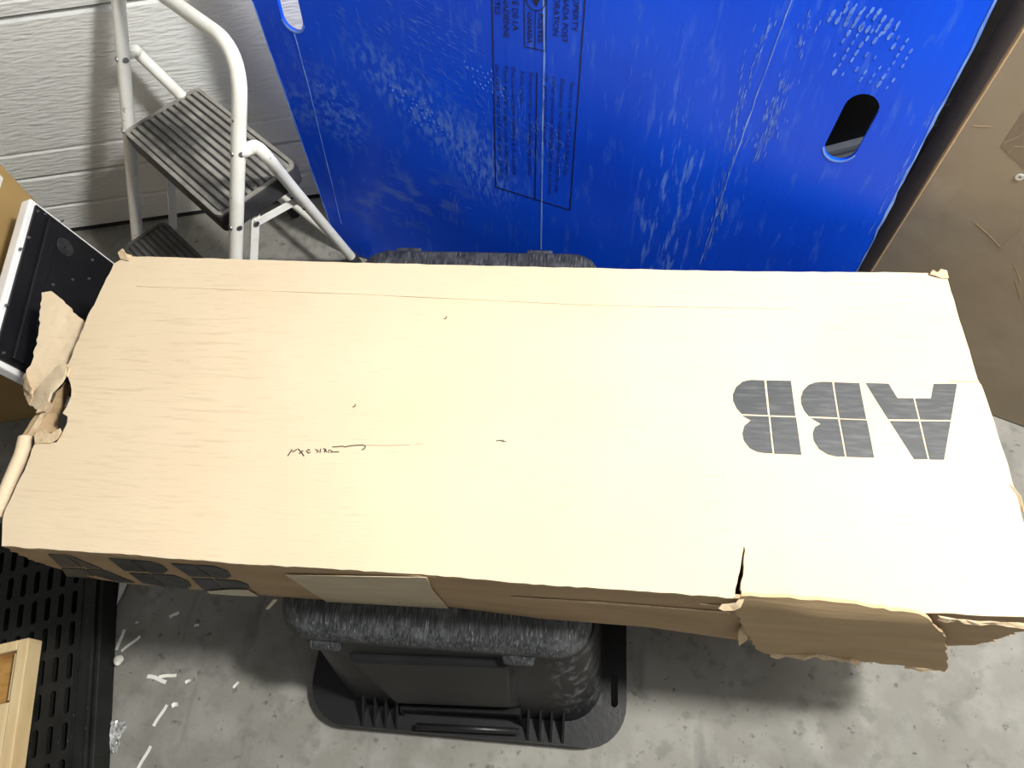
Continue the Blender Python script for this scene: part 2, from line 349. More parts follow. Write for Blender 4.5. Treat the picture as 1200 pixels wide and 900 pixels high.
# the same letters on the front wall
FP = FLc.lerp(FRc, .1)
def front_st(px, py):
    """where a pixel lies on the front wall, as (s, t)"""
    def pr(P): d = P-CPOS; z = d.dot(CW); return Vector((600+F*d.dot(CR)/z, 450-F*d.dot(CU)/z))
    q = onplane(px, py, FLc+V(0, -.004, 0), frontN); x = Vector(((q-FLc).dot(ex), (ZT-q.z)/(ZT-ZB)))
    for _ in range(12):
        f0 = pr(frontpt(x.x, x.y)); e = Vector((px, py))-f0
        a = (pr(frontpt(x.x+1e-4, x.y))-f0)/1e-4; b = (pr(frontpt(x.x, x.y+1e-4))-f0)/1e-4
        det = a.x*b.y-a.y*b.x; dx = Vector(((e.x*b.y-e.y*b.x)/det, (a.x*e.y-a.y*e.x)/det))
        x += Vector((max(-.05, min(.05, dx.x)), max(-.2, min(.2, dx.y))))
    return x.x, x.y
def frontpoly(mb, poly, lift=.0016, dens=3, thick=.0010):
    Q = [front_st(*p) for p in dense(poly, dens)]
    P = [frontpt(s, min(max(t, .0), 1.02), lift) for s, t in Q]; n = len(P)
    mb.add(P+[p+V(0, thick, 0) for p in P], [tuple(range(n)), tuple(range(n, 2*n))[::-1]] + [(i, (i+1) % n, n+(i+1) % n, n+i) for i in range(n)])
FLET = [
 [[(190,97),(250,98),(325,147),(237,143)], [(254,98),(278,103),(402,154),(337,149)], [(240,150),(330,154),(372,181),(328,178),(345,188),(262,182)], [(340,154),(412,160),(528,207),(470,205),(382,182)]],
 [[(425,112),(510,117),(573,164),(487,160)], [(516,118),(590,125),(632,138),(656,158),(640,170),(583,167)], [(505,169),(583,173),(652,224),(560,209)], [(592,173),(680,178),(735,200),(748,220),(730,232),(664,227)]],
 [[(668,132),(757,138),(828,186),(743,182)], [(765,138),(840,143),(890,162),(903,182),(885,190),(838,188)], [(748,190),(828,193),(886,240),(805,242)], [(838,193),(930,200),(970,215),(975,227),(896,232),(890,236)]]]
for pieces in FLET:
    mb = MB()
    for p in pieces: frontpoly(mb, [(x/3.3333, 620+y/3.3333) for x, y in p])
    local(mb).build('logo_letter', M['ink'], carton)
def ftape(name, m, poly, lift=.0022):
    mb = MB(); frontpoly(mb, poly, lift, 4); return local(mb).build(name, m, carton)
ftape('tape', M['tape_paper'], [(335, 671.5), (480, 674), (500, 673.5), (507, 689), (526, 711), (383, 703)], .0034)
ftape('tape', M['tape_pale'], [(243, 690.5), (270, 688.5), (291, 689), (303, 696.5), (264, 695), (255, 698), (248, 694)], .004)
ftape('crease', M['kraft_torn'], [(600, 698), (700, 704), (856, 716), (856, 717.5), (700, 706), (600, 699.5)])
ftape('crease', M['kraft_torn'], [(820, 706), (862, 709), (862, 711), (843, 712), (840, 709)])
# little hanging strip of tape
p0, p1 = frontpt(front_st(327, 701)[0], .98, .002), None
a = onz(321, 700, ZB+.005)+V(0, -.004, 0); b = onz(312, 710, ZB-.03)+V(0, -.006, 0)
local(MB().add([a, a+V(.008, 0, 0), b+V(.006, 0, 0), b, a+V(0, .0008, 0), a+V(.008, .0008, 0), b+V(.006, .0008, 0), b+V(0, .0008, 0)], [(0, 1, 2, 3), (7, 6, 5, 4), (0, 4, 5, 1), (1, 5, 6, 2), (2, 6, 7, 3), (3, 7, 4, 0)])).build('tape_strip', M['tape_pale'], carton)
# torn flap hanging over the front wall at the right
fa, fb, fc = onz(866, 701, ZT)+V(0, -.004, .001), onz(1105, 719, ZT)+V(0, -.004, .001), onz(1000, 772, ZB-.025)
fn = (fb-fa).cross(fc-fa).normalized()
if fn.y > 0: fn = -fn
fu = (fb-fa).normalized(); fv = fn.cross(fu); fv = fv if fv.z < 0 else -fv
FLAP = [(869, 700), (960, 706), (1077, 719), (1092, 727), (1105, 740), (1107, 752), (1109, 766), (1110, 775), (1105, 782), (1098, 780), (1004, 771.5), (955, 764), (930, 765), (909, 767), (885, 758), (879, 747), (871, 733), (861, 716)]
def f2(p): q = onplane(p[0], p[1], fa, fn); return ((q-fa).dot(fu), (q-fa).dot(fv))
def flapmap(u, v):
    h = .0028*math.sin(v*58+3*u)*1.0 + .004*abs(math.sin(v*24+2.2*u+.8*noise.noise(V(u*7, v*7, 1))))*min(1, v/.05) + .004*noise.noise(V(u*9, v*14, 2)) + .006*max(0, v-.12)*10*max(0, .6+noise.noise(V(u*6, 0, 8)))*.4
    return fa + fu*u + fv*v + fn*h
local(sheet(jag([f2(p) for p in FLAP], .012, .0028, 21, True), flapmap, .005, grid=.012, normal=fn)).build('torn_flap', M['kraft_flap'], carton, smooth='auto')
def rim_strip(pts3, w, seed, name='torn_edge', thick=.004):
    """pale frayed paper along a tear"""
    rnd = random.Random(seed); mb = MB(); L = []
    P = [Vector(p) for p in pts3]
    for i, p in enumerate(P):
        ww = w*rnd.uniform(.35, 1.0); L.append([p+V(0, 0, .0012), p+V(rnd.uniform(-.003, .003), -ww*.5, rnd.uniform(-.002, .004)), p+V(0, -ww, -thick)])
    mb.loops(L, False, False, closed=False)
    mb.v = [v for v in mb.v]
    return local(mb).build(name, M['kraft_torn'], carton)
rim_strip([onplane(x, y, fa, fn)+fn*.004 for x, y in jag([(902, 763), (930, 764), (955, 763), (1006, 771)], 9, .8, 5)], .010, 3)
rim_strip([onplane(x, y, fa, fn)+fn*.004 for x, y in jag([(1060, 777), (1100, 780)], 9, .6, 6)], .008, 4)
rim_strip([onz(x, y, ZT-.004)+V(0, -.004, 0) for x, y in jag([(1098, 718), (1120, 722), (1150, 724.5), (1200, 727)], 9, .8, 7)], .007, 5)
# scraps at the crack and at the torn left end
def scrap(name, poly, zs, m='kraft_torn', amp=.0012, thick=.0035, seed=0, bulge=0):
    """torn piece of board: polygon pixels with a height for each one, fitted with a plane"""
    P = [onz(p[0], p[1], z) for p, z in zip(poly, zs)]; c = sum(P, V(0, 0, 0))/len(P)
    n = V(0, 0, 0)
    for i in range(len(P)): n += (P[i]-c).cross(P[(i+1) % len(P)]-c)
    n.normalize(); n = n if n.z > 0 else -n
    u = (P[1]-P[0]); u = (u-n*u.dot(n)).normalized(); v = n.cross(u)
    Q = [((p-c).dot(u), (p-c).dot(v)) for p in P]; H = [(p-c).dot(n) for p in P]
    def h(x, y):
        wt = [1/((x-a)**2+(y-b)**2+1e-7) for a, b in Q]; return sum(k*l for k, l in zip(wt, H))/sum(wt)
    R = max(math.hypot(*q) for q in Q)
    return local(sheet(jag(Q, .009, amp, seed, True), lambda x, y: c+u*x+v*y+n*(h(x, y)+.0012*noise.noise(V(x*60, y*60, seed))+bulge*(1-(x*x+y*y)/R/R)), thick, grid=.01, normal=n)).build(name, M[m], carton)
scrap('torn_scrap', [(842, 713), (846, 709), (862, 707), (868, 700), (872, 703), (868, 712), (860, 716), (848, 716)], [.494, .496, .502, .507, .507, .50, .494, .492], seed=3)
scrap('torn_scrap', [(866, 740), (872, 734), (877, 742), (876, 750), (866, 757)], [.38, .40, .37, .34, .33], seed=4)
scrap('end_flap', [(49, 343), (60, 341), (76, 355), (92, 371), (101, 380), (79, 427), (67, 431), (56, 444), (37, 469), (31, 464), (26, 443), (38, 423), (45, 393), (48, 360)],
      [.478, .477, .474, .470, .467, .470, .472, .474, .476, .476, .478, .478, .478, .478], 'kraft', .0022, .005, 5)
scrap('torn_scrap', [(37, 469), (50, 450), (66, 430), (78, 427), (77, 438), (73, 447), (61, 461), (57, 472), (46, 481), (33, 473)], [.48, .49, .50, .506, .506, .50, .496, .49, .484, .478], 'kraft', .002, .005, 6, .004)
scrap('torn_scrap', [(26, 443), (30, 440), (34, 452), (38, 466), (34, 474), (28, 462)], [.478, .482, .485, .486, .480, .476], 'kraft_torn', .002, .004, 7)
scrap('inner_liner', [(33, 512), (49, 486), (59, 475), (77, 448), (82, 452), (78, 470), (70, 486), (68, 505), (53, 508), (44, 510)], [.462, .466, .468, .474, .455, .445, .44, .45, .458, .462], 'kraft_side', .0015, .005, 8)
scrap('torn_scrap', [(40, 510), (49, 501), (54, 506), (59, 508), (70, 502), (71, 506), (66, 514), (59, 519), (41, 520)], [.502, .506, .505, .506, .508, .506, .504, .502, .501], 'kraft_torn', .002, .003, 9)
scrap('torn_scrap', [(27, 440), (31, 436), (33, 446), (38, 455), (35, 462), (29, 455)], [.486, .49, .492, .494, .488, .484], 'kraft_torn', .002, .003, 31)
scrap('torn_scrap', [(44, 477), (56, 470), (60, 474), (52, 482), (42, 484)], [.488, .494, .494, .49, .486], 'kraft_torn', .002, .003, 32)
scrap('ply_edge', [(31, 511), (46, 487), (58, 473), (61, 475), (49, 489), (35, 513)], [.478, .482, .486, .486, .482, .478], 'kraft_torn', .0012, .003, 33)
scrap('ply_edge', [(25, 512), (40, 488), (53, 475), (54, 477), (43, 490), (28, 514)], [.470, .474, .478, .478, .474, .470], 'kraft_side', .0012, .003, 34)
scrap('torn_scrap', [(70, 430), (78, 426), (81, 432), (78, 441), (73, 439)], [.504, .507, .507, .505, .503], 'kraft_torn', .0018, .003, 35)
# rolled strip of the end wall
mb = MB(); axis = [onz(x, y, ZT-.012) for x, y in ((30, 513), (25, 533), (14, 558), (3, 585), (-6, 606))]
mb.tube(smoothpath(axis, 5), [.0115]*9+[.011]*12, 10, False); local(mb)
mb.build('rolled_strip', M['kraft'], carton, smooth=True)
# frayed back corners
scrap('torn_scrap', [(138, 296), (143, 291), (147, 297), (154, 299), (150, 305), (141, 303)], [.506, .512, .508, .504, .503, .502], 'kraft_torn', .0015, .003, 10)
scrap('torn_scrap', [(1090, 321), (1093, 316), (1099, 319), (1103, 315), (1110, 317), (1112, 326), (1104, 326)], [.505, .511, .508, .512, .508, .503, .503], 'kraft_torn', .0015, .003, 11)
scrap('torn_scrap', [(1181, 566), (1187, 570), (1196, 582), (1200, 600), (1196, 600), (1190, 583)], [.501, .503, .503, .50, .496, .498], 'kraft_torn', .001, .002, 12)
# pen marks and small punctures on the lid
def stroke(name, strokes, w, m):
    mb = MB()
    for st in strokes:
        P = [onz(x, y, ZT) for x, y in st]; L = []
        for i, p in enumerate(P):
            t = (P[min(i+1, len(P)-1)]-P[max(i-1, 0)]); s = V(-t.y, t.x, 0).normalized()*w*.5; z = topz(p.x, p.y)+.0009
            L.append([V(p.x+s.x, p.y+s.y, z), V(p.x-s.x, p.y-s.y, z), V(p.x-s.x, p.y-s.y, z-.0008), V(p.x+s.x, p.y+s.y, z-.0008)])
        mb.loops(L)
    return local(mb).build(name, m, carton)
def px(c): return [(300+x/3.75, 340+y/3.75) for x, y in c]
stroke('pen_scribble', [px(s) for s in ([(140,730),(150,715),(160,700)], [(160,712),(175,705),(180,700)], [(185,698),(200,712),(212,730)], [(190,720),(208,705)], [(222,705),(232,718),(240,712)],
    [(228,700),(238,705)], [(262,700),(275,708),(268,715)], [(285,698),(282,715)], [(298,695),(312,712)], [(300,714),(308,698)], [(318,715),(322,702),(335,708),(328,716)],
    [(335,690),(385,686)], [(335,712),(365,711)], [(385,690),(420,684),(470,681),(482,686),(478,696),(465,703)])], .0016, M['pen'])
stroke('scratch', [px([(485,681),(560,684),(600,683),(680,680)]), px([(700,676),(740,676)])], .0007, M['kraft_flap'])
stroke('scratch', [px([(1055,662),(1075,660),(1085,665),(1100,665)]), px([(1070,662),(1090,660)])], .0013, M['pen'])
for q in ((833, 122), (432, 508)):
    stroke('puncture', [px([(q[0]-7, q[1]+5), (q[0]-1, q[1]+6), (q[0]+5, q[1]), (q[0]+4, q[1]-6)])], .0016, M['pen'])
stroke('crease', [[(1112, 447), (1128, 448), (1147, 447)]], .0012, M['kraft_flap'])
stroke('crease', [[(160, 335), (420, 345), (700, 358), (930, 362)]], .0016, M['kraft'])

# ------------------------------------------------------------------ black tote, upside down
tote = empty('storage_tote', (.68, .34, 0)); tag(tote, 'scuffed black plastic storage tote upside down under the long carton', 'tote')
TO = -Vector((.68, .34, 0))
def tl(mb): mb.v = [tuple(Vector(p)+TO) for p in mb.v]; return mb
def sec(x0, x1, y0, y1, r, z): return rrect(x0, x1, y0, y1, r, z, 8)
body = [sec(.440, .972, -.160, .745, .075, .012), sec(.438, .968, -.150, .75, .075, .05), sec(.418, .955, -.098, .772, .068, .18), sec(.408, .945, -.064, .79, .06, .262)]
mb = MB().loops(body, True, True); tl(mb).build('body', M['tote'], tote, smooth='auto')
lip = [sec(.396, .945, -.066, .792, .06, .252), sec(.386, .940, -.072, .797, .062, .262), sec(.384, .940, -.070, .798, .062, .276), sec(.390, .936, -.058, .794, .060, .290), sec(.402, .924, -.040, .784, .058, .2985), sec(.425, .90, -.01, .76, .05, .2995)]
mb = MB().loops(lip, True, True); tl(mb).build('base_lip', M['tote_worn'], tote, smooth='auto')
for xa in (.470, .815):
    mb = MB().loops([[V(xa+dx*k, y, z) for dx, y, z in ((-.034, -.060, .275), (.034, -.060, .275), (.027, -.086, .250), (-.027, -.086, .250), )] for k in (1,)] + [[V(xa+dx, y, z) for dx, y, z in ((-.030, -.050, .235), (.030, -.050, .235), (.024, -.082, .236), (-.024, -.082, .236))]])
    tl(mb).build('foot_tab', M['tote_worn'], tote, bevel=.004)
for xa, ya in ((.49, .803), (.80, .803)):
    tl(MB().box((xa-.03, ya-.02, .262), (xa+.03, ya+.006, .285))).build('foot_tab', M['tote_worn'], tote, bevel=.004)
# raised front field with a grip recess, laid on the sloping front wall
WP = V(.7, -.064, .262); wn = V(0, -(.262-.05), -(.150-.064)).normalized(); wn = V(0, wn.y, -wn.z)
def WL(poly, off): return [onplane(x, y, WP, wn)+wn*off for x, y in poly]
FA = [(404, 764), (604, 771), (612, 829), (462, 823)]; FB = [(414, 769), (594, 775), (598, 823), (466, 818)]
mb = MB().loops([WL(FA, -.004), WL(FB, .011)]); tl(mb).build('front_field', M['tote'], tote, bevel=.004)
GA = [(474, 828), (606, 833), (612, 858), (486, 853)]; GBv = [(470, 824), (610, 830), (616, 862), (482, 857)]
mb = MB().loops([WL(GBv, -.004), WL(GBv, .012), WL(GA, .010), WL(GA, .0015)], True, True); tl(mb).build('grip_recess', M['tote'], tote)
mb = MB(); mb.tube([onz(488, 851, .045), onz(608, 857, .045)], .006, 10); tl(mb).build('grip_bar', M['tote'], tote, smooth=True)
# side flutes at the right corner
for yy in (.10, .30, .50):
    mb = MB().loops([[V(.947, yy-.05, .25), V(.947, yy+.05, .25), V(.972, yy+.055, .03), V(.972, yy-.055, .03)], [V(.957, yy-.042, .24), V(.957, yy+.042, .24), V(.986, yy+.045, .035), V(.986, yy-.045, .035)]])
    tl(mb).build('side_rib', M['tote'], tote, bevel=.004)
# rim flange with open notches: outer skirt + ring
ring_o = rrect(.382, 1.018, -.196, .772, .085, 0, 8); ring_i = rrect(.445, .966, -.150, .735, .07, 0, 8)
hole = [V(1.001, y, 0) for y in (-.01, .05)]
sc = onz(720, 810, .03)
slot = [(sc.x+.007*math.cos(a), sc.y+(.022 if math.sin(a) > 0 else -.022)+.007*math.sin(a)) for a in (2*math.pi*k/14 for k in range(14))]
mb = sheet(ring_o, lambda x, y: V(x, y, .030), .007, holes=[ring_i, slot], normal=(0, 0, 1)); tl(mb).build('rim_flange', M['tote'], tote)
sk = [[p+V(0, 0, .030) for p in ring_o], [Vector((.697+(p.x-.697)*1.008, .32+(p.y-.32)*1.006, .0)) for p in ring_o]]
ski = [[Vector((.697+(p.x-.697)*.985, .32+(p.y-.32)*.988, .0)) for p in ring_o], [Vector((.697+(p.x-.697)*.985, .32+(p.y-.32)*.988, .026)) for p in ring_o]]
mb = MB().loops(sk+ski, False, False); tl(mb).build('rim_skirt', M['tote'], tote, smooth='auto')
for x0 in [onz(x, y, .05).x for x, y in ((424, 842), (438, 843), (451, 844), (464, 845), (619, 853), (633, 856), (646, 858), (660, 860))]:
    mb = MB().loops([[V(x0-.0022, -.125, .080), V(x0+.0022, -.125, .080), V(x0+.0022, -.192, .034), V(x0-.0022, -.192, .034)], [V(x0-.0022, -.12, .025), V(x0+.0022, -.12, .025), V(x0+.0022, -.196, .025), V(x0-.0022, -.196, .025)]])
    tl(mb).build('rim_rib', M['tote_worn'] if False else M['tote'], tote)
# right front corner: scuffs and a highlight painted into the body colour
mb = MB(); 

# ------------------------------------------------------------------ leaning blue corrugated sheet
PSI = math.radians(18.0); ph = V(math.cos(PSI), -math.sin(PSI), 0)
pu = -ray(652, 1020).normalized(); pn = ph.cross(pu).normalized(); pv = pn.cross(ph).normalized()
if pv.z < 0: pv = -pv
if pn.y > 0: pn = -pn
PO = V(.196, 1.030, 0)
# local axes: x along the sheet, y up the sheet, z out of its face
panelM = Matrix(((ph.x, pv.x, pn.x, PO.x), (ph.y, pv.y, pn.y, PO.y), (ph.z, pv.z, pn.z, PO.z+.006), (0, 0, 0, 1)))
POs = panelM.translation.copy()
bp = empty('corrugated_plastic_sheet', mw=panelM); tag(bp, 'large scuffed blue corrugated plastic sheet with hand slots leaning behind the carton', 'plastic sheet')
def P2(x, y): q = onplane(x, y, POs, pn)-POs; return Vector((q.dot(ph), q.dot(pv)))
l0, l1, r0, r1 = P2(295, 0), P2(403, 310), P2(1167, 0), P2(1004, 318)
def ext(a, b, v): return a + (b-a)*((v-a.y)/(b.y-a.y))
TOPV = 1.02
cn = [ext(l0, l1, 0.0), ext(r0, r1, 0.0), ext(r0, r1, TOPV), ext(l0, l1, TOPV)]
def slot_poly(c0, c1, w, n=10):
    d = (c1-c0).normalized(); a0 = math.atan2(d.y, d.x); out = []
    for k in range(n+1): a = a0-math.pi/2+math.pi*k/n; out.append(c1+Vector((math.cos(a), math.sin(a)))*w)
    for k in range(n+1): a = a0+math.pi/2+math.pi*k/n; out.append(c0+Vector((math.cos(a), math.sin(a)))*w)
    return out
sb, stp = P2(985.5, 173), P2(1009, 128); wR = (P2(1004, 178)-P2(966, 165)).length*.5*.93
sR = slot_poly(sb, stp, wR)
lb = P2(342, 22); sL = slot_poly(lb, lb+(stp-sb)*1.0, wR)
oe = jag(cn, .05, .0015, 4, True)
sheet(oe, lambda x, y: V(x, y, 0), .009, holes=[sR, sL], normal=(0, 0, 1)).build('sheet_board', M['blue'], bp)
def ribbon(name, pts, wd, m, lift=.0005, jit=0, seed=0):
    rnd = random.Random(seed); mb = MB(); L = []
    P = [P2(*p) for p in pts]
    if jit: P = jag(P, .02, jit, seed)
    for i, p in enumerate(P):
        t = P[min(i+1, len(P)-1)]-P[max(i-1, 0)]; s = Vector((-t.y, t.x)).normalized()*wd*.5*(rnd.uniform(.4, 1.3) if jit else 1)
        L.append([V(p.x+s.x, p.y+s.y, lift), V(p.x-s.x, p.y-s.y, lift), V(p.x-s.x, p.y-s.y, lift-.0008), V(p.x+s.x, p.y+s.y, lift-.0008)])
    mb.loops(L); return mb.build(name, m, bp)
ribbon('crease', [(637, 0), (638, 60), (636, 150), (634, 292)], .0035, M['blue_crease'])
ribbon('crease', [(345, 40), (360, 95), (378, 170), (400, 262)], .0022, M['blue_crease'], jit=.0005, seed=2)
ribbon('crease', [(928, 0), (895, 90), (856, 200), (820, 310)], .0022, M['blue_crease'], jit=.0008, seed=3)
def scuffs(path, spread, count, lpx, wd, seed, direction=None):
    """many short fine scrapes scattered along a path, joined into one worn mark"""
    rnd = random.Random(seed); mb = MB(); n = len(path)-1
    for _ in range(count):
        k = rnd.randrange(n); t = rnd.random(); a, b = path[k], path[k+1]
        x, y = a[0]+(b[0]-a[0])*t+rnd.gauss(0, spread), a[1]+(b[1]-a[1])*t+rnd.gauss(0, spread*.6)
        dx, dy = direction or (b[0]-a[0], b[1]-a[1]); m = math.hypot(dx, dy); l = lpx*rnd.uniform(.3, 1.4)
        p, q = P2(x, y), P2(x+dx/m*l, y+dy/m*l); e = q-p; w_ = Vector((-e.y, e.x)).normalized()*wd*.5*rnd.uniform(.3, 1.2)
        ins = min(c.y for c in cn) < p.y
        c3 = (p+q)/2; P = [V(p.x, p.y, .0005), V(c3.x-w_.x, c3.y-w_.y, .0005), V(q.x, q.y, .0005), V(c3.x+w_.x, c3.y+w_.y, .0005)]
        if ins: mb.add(P, [(0, 1, 2, 3)])
    o = mb.build('scuff_mark', M['blue_scuff'], bp); o['kind'] = 'stuff'
scuffs([(905, 20), (880, 80), (862, 150), (845, 230), (828, 295)], 5, 90, 15, .0022, 4)
scuffs([(955, 10), (932, 70), (915, 120), (905, 160)], 6, 60, 13, .0024, 5)
scuffs([(912, 110), (900, 150), (888, 175)], 6, 50, 16, .0020, 6)
scuffs([(850, 230), (846, 250)], 4, 25, 12, .0026, 7)
scuffs([(1100, 115), (1075, 165), (1045, 222), (1018, 275)], 1.5, 26, 20, .0012, 8)
scuffs([(410, 20), (480, 60), (560, 120), (600, 160)], 22, 150, 13, .0012, 9, (.75, .62))
scuffs([(590, 90), (612, 140), (635, 190)], 11, 130, 15, .0010, 10, (.02, 1))
scuffs([(640, 140), (655, 195)], 9, 70, 7, .0016, 11, (.5, .8))
scuffs([(490, 10), (520, 60)], 20, 60, 16, .0011, 12, (.8, .5))
scuffs([(430, 205), (540, 230)], 26, 46, 14, .0010, 13, (.9, .25))
scuffs([(528, 220), (538, 255)], 4, 20, 12, .0012, 14, (.15, 1))
scuffs([(335, 60), (352, 85)], 10, 40, 7, .0012, 15, (.5, .7))
scuffs([(700, 30), (800, 120), (780, 260)], 45, 60, 12, .0007, 16, (-.05, 1))
ribbon('cut_edge', [(1167, 0), (1130, 75), (1085, 160), (1040, 248), (1004, 318)], .004, M['blue_crease'], jit=.0012, seed=11)
ribbon('cut_edge', [(296, 2), (320, 70), (345, 142), (375, 228), (402, 305)], .003, M['blue_crease'], jit=.0008, seed=12)
arc = [sb + Vector((math.cos(a), math.sin(a)))*(wR+.001) for a in (math.atan2((sb-stp).y, (sb-stp).x)-1.3+2.6*k/14 for k in range(15))]
def ribbon2(name, P, wd, m, lift=.0006):
    mb = MB(); L = []
    for i, p in enumerate(P):
        t = P[min(i+1, len(P)-1)]-P[max(i-1, 0)]; s = Vector((-t.y, t.x)).normalized()*wd*.5
        L.append([V(p.x+s.x, p.y+s.y, lift), V(p.x-s.x, p.y-s.y, lift), V(p.x-s.x, p.y-s.y, lift-.0008), V(p.x+s.x, p.y+s.y, lift-.0008)])
    mb.loops(L); return mb.build(name, m, bp)
ribbon2('slot_edge', arc, .003, M['blue_crease'])
arc = [lb + Vector((math.cos(a), math.sin(a)))*(wR+.001) for a in (-math.pi+.2+2.6*k/14 for k in range(15))]
ribbon2('slot_edge', arc, .005, M['blue_crease'])
# shoe-sole scuffs: rows of little dots
def dots(cx0, cy0, ux, uy, vx, vy, nu, nv, r, seed, keep):
    rnd = random.Random(seed); mb = MB()
    for i in range(nu):
        for j in range(nv):
            if rnd.random() > keep: continue
            p = P2(cx0+ux*i+vx*j+rnd.uniform(-1, 1), cy0+uy*i+vy*j+rnd.uniform(-1, 1)); rr = r*rnd.uniform(.5, 1.15); d = P2(cx0, cy0)-P2(cx0+vx, cy0+vy)
            an = math.atan2(d.y, d.x); n = 8; P = []
            for k in range(n):
                a = 2*math.pi*k/n; x, y = rr*1.6*math.cos(a), rr*.7*math.sin(a); P.append(V(p.x+x*math.cos(an)-y*math.sin(an), p.y+x*math.sin(an)+y*math.cos(an), .0006))
            mb.add(P+[q-V(0, 0, .0007) for q in P], [tuple(range(n)), tuple(range(n, 2*n))[::-1]]+[(k, (k+1) % n, n+(k+1) % n, n+k) for k in range(n)])
    o = mb.build('footprint_mark', M['blue_scuff'], bp); o['kind'] = 'stuff'
dots(1000, 30, 10.5, 3, -5.5, 8.5, 8, 7, .0034, 1, .72)
dots(985, 2, 9, 2.4, -4, 6.5, 9, 4, .004, 2, .8)
dots(457, 100, 6.0, 2.5, 4.0, 7.0, 8, 7, .0016, 3, .8)
dots(545, 72, 6.0, 2.2, 3.0, 6.0, 7, 6, .0016, 4, .6)
# printed notice: frame, rules, lettering (the words run down the sheet)
fw = .0022
ribbon('printed_frame', [(575.5, -60), (581, 219)], fw, M['print']); ribbon('printed_frame', [(581, 219), (668, 246)], fw, M['print']); ribbon('printed_frame', [(668, 246), (690, -60)], fw, M['print'])
ribbon('printed_rule', [(629.5, 85), (627, 234)], fw, M['print'])
ribbon('printed_frame', [(614, -50), (614.8, 54.5)], fw*.6, M['print']); ribbon('printed_frame', [(614.8, 54.5), (639.5, 60)], fw*.6, M['print']); ribbon('printed_frame', [(642.5, -50), (639.5, 60)], fw*.6, M['print']); ribbon('printed_frame', [(627.5, 12), (627, 57)], fw*.6, M['print'])
cc = P2(628, 0); rc = (P2(639, 2)-P2(617, -2)).length*.5
ribbon2('emblem_ring', [cc+Vector((math.cos(a), math.sin(a)))*rc for a in (2*math.pi*k/32 for k in range(33))], fw*.7, M['print'])
mb = MB(); q = [cc+Vector((x, y))*rc for x, y in ((-.40, .55), (.30, .62), (.42, .1), (.1, -.62), (-.30, -.15))]
mb.add([V(p.x, p.y, .0006) for p in q]+[V(p.x, p.y, 0) for p in q], [tuple(range(5)), (9, 8, 7, 6, 5)]+[(k, (k+1) % 5, 5+(k+1) % 5, 5+k) for k in range(5)]); mb.build('emblem_mark', M['print'], bp)
def text_mesh(s, shear=0, bold=0):
    cu = bpy.data.curves.new('t', 'FONT'); cu.body = s; cu.size = 1; cu.shear = shear; cu.offset = bold; cu.resolution_u = 3
    ob = bpy.data.objects.new('t', cu); col.objects.link(ob)
    bpy.context.view_layer.update()
    me = bpy.data.meshes.new_from_object(ob.evaluated_get(bpy.context.evaluated_depsgraph_get()))
    bpy.data.objects.remove(ob); return me
def put_text(s, end, start=None, hpx=6, m='print', name='printed_text', shear=0, bold=.006, aspect=.62):
    """line of words running down the sheet, ending at pixel `end` (its middle), starting at `start` or sized by letter height"""
    me = text_mesh(s, shear, bold)
    xs = [v.co.x for v in me.vertices]; x0, x1 = min(xs), max(xs)
    h = (P2(end[0]+hpx/2, end[1])-P2(end[0]-hpx/2, end[1])).length
    sy = h/.70; e = P2(*end)
    d = Vector((0, -1)) if start is None else (e-P2(*start)).normalized()
    sx = sy*aspect/.62 if start is None else (e-P2(*start)).length/(x1-x0)
    nrm = Vector((-d.y, d.x))
    for v in me.vertices:
        a = (v.co.x-x1)*sx; b = (v.co.y-.35)*sy; p = e+d*a+nrm*b; v.co = (p.x, p.y, .0007)
    me.materials.clear(); me.materials.append(M[m])
    o = bpy.data.objects.new(name, me); col.objects.link(o); o.parent = bp
    return o
put_text('PROPERTY', (673.5, 37), (677, -16), 6.5); put_text('OF CANADA POST', (661.5, 50), (666, -38), 6.5); put_text('CORPORATION', (651, 42), (655, -34), 6.5)
put_text('PROPRI\u00c9T\u00c9 DE LA', (604.5, 36), (603, -46), 6.5); put_text('SOCI\u00c9T\u00c9 CANADIENNE', (594, 44), (592, -62), 6.5); put_text('DES POSTES', (583.5, 17), (582.5, -40), 6.5)
put_text('POSTES', (633, 50), (634, 16), 5, bold=.02); put_text('CANADA', (621, 51), (621, 14), 5, bold=.02)
put_text('Return to nearest Canada Post facility', (663.5, 206), (671, 96), 4, 'print_faint', shear=.2)
put_text('Exclusively for Canada Post use. Use for any', (653, 226), (660, 92), 4, 'print_faint', shear=.2)
put_text('other purpose without written consent', (645, 228), (650, 90), 4, 'print_faint', shear=.2)
put_text('is prohibited', (639, 168), (641, 86), 4, 'print_faint', shear=.2)
put_text('Retourner au bureau de poste', (621.5, 205), (623, 84), 4, 'print_faint', shear=.2)
put_text('le plus proche', (612, 121), (613, 83), 4, 'print_faint', shear=.2)
put_text("Exclusivement r\u00e9serv\u00e9 \u00e0 la Soci\u00e9t\u00e9", (603.5, 205), (602, 78), 4, 'print_faint', shear=.2)
put_text('Tout autre usage sans autorisation', (595, 212), (593, 76), 4, 'print_faint', shear=.2)
put_text('\u00e9crite est interdit par la loi', (588, 208), (583, 75), 4, 'print_faint', shear=.2)

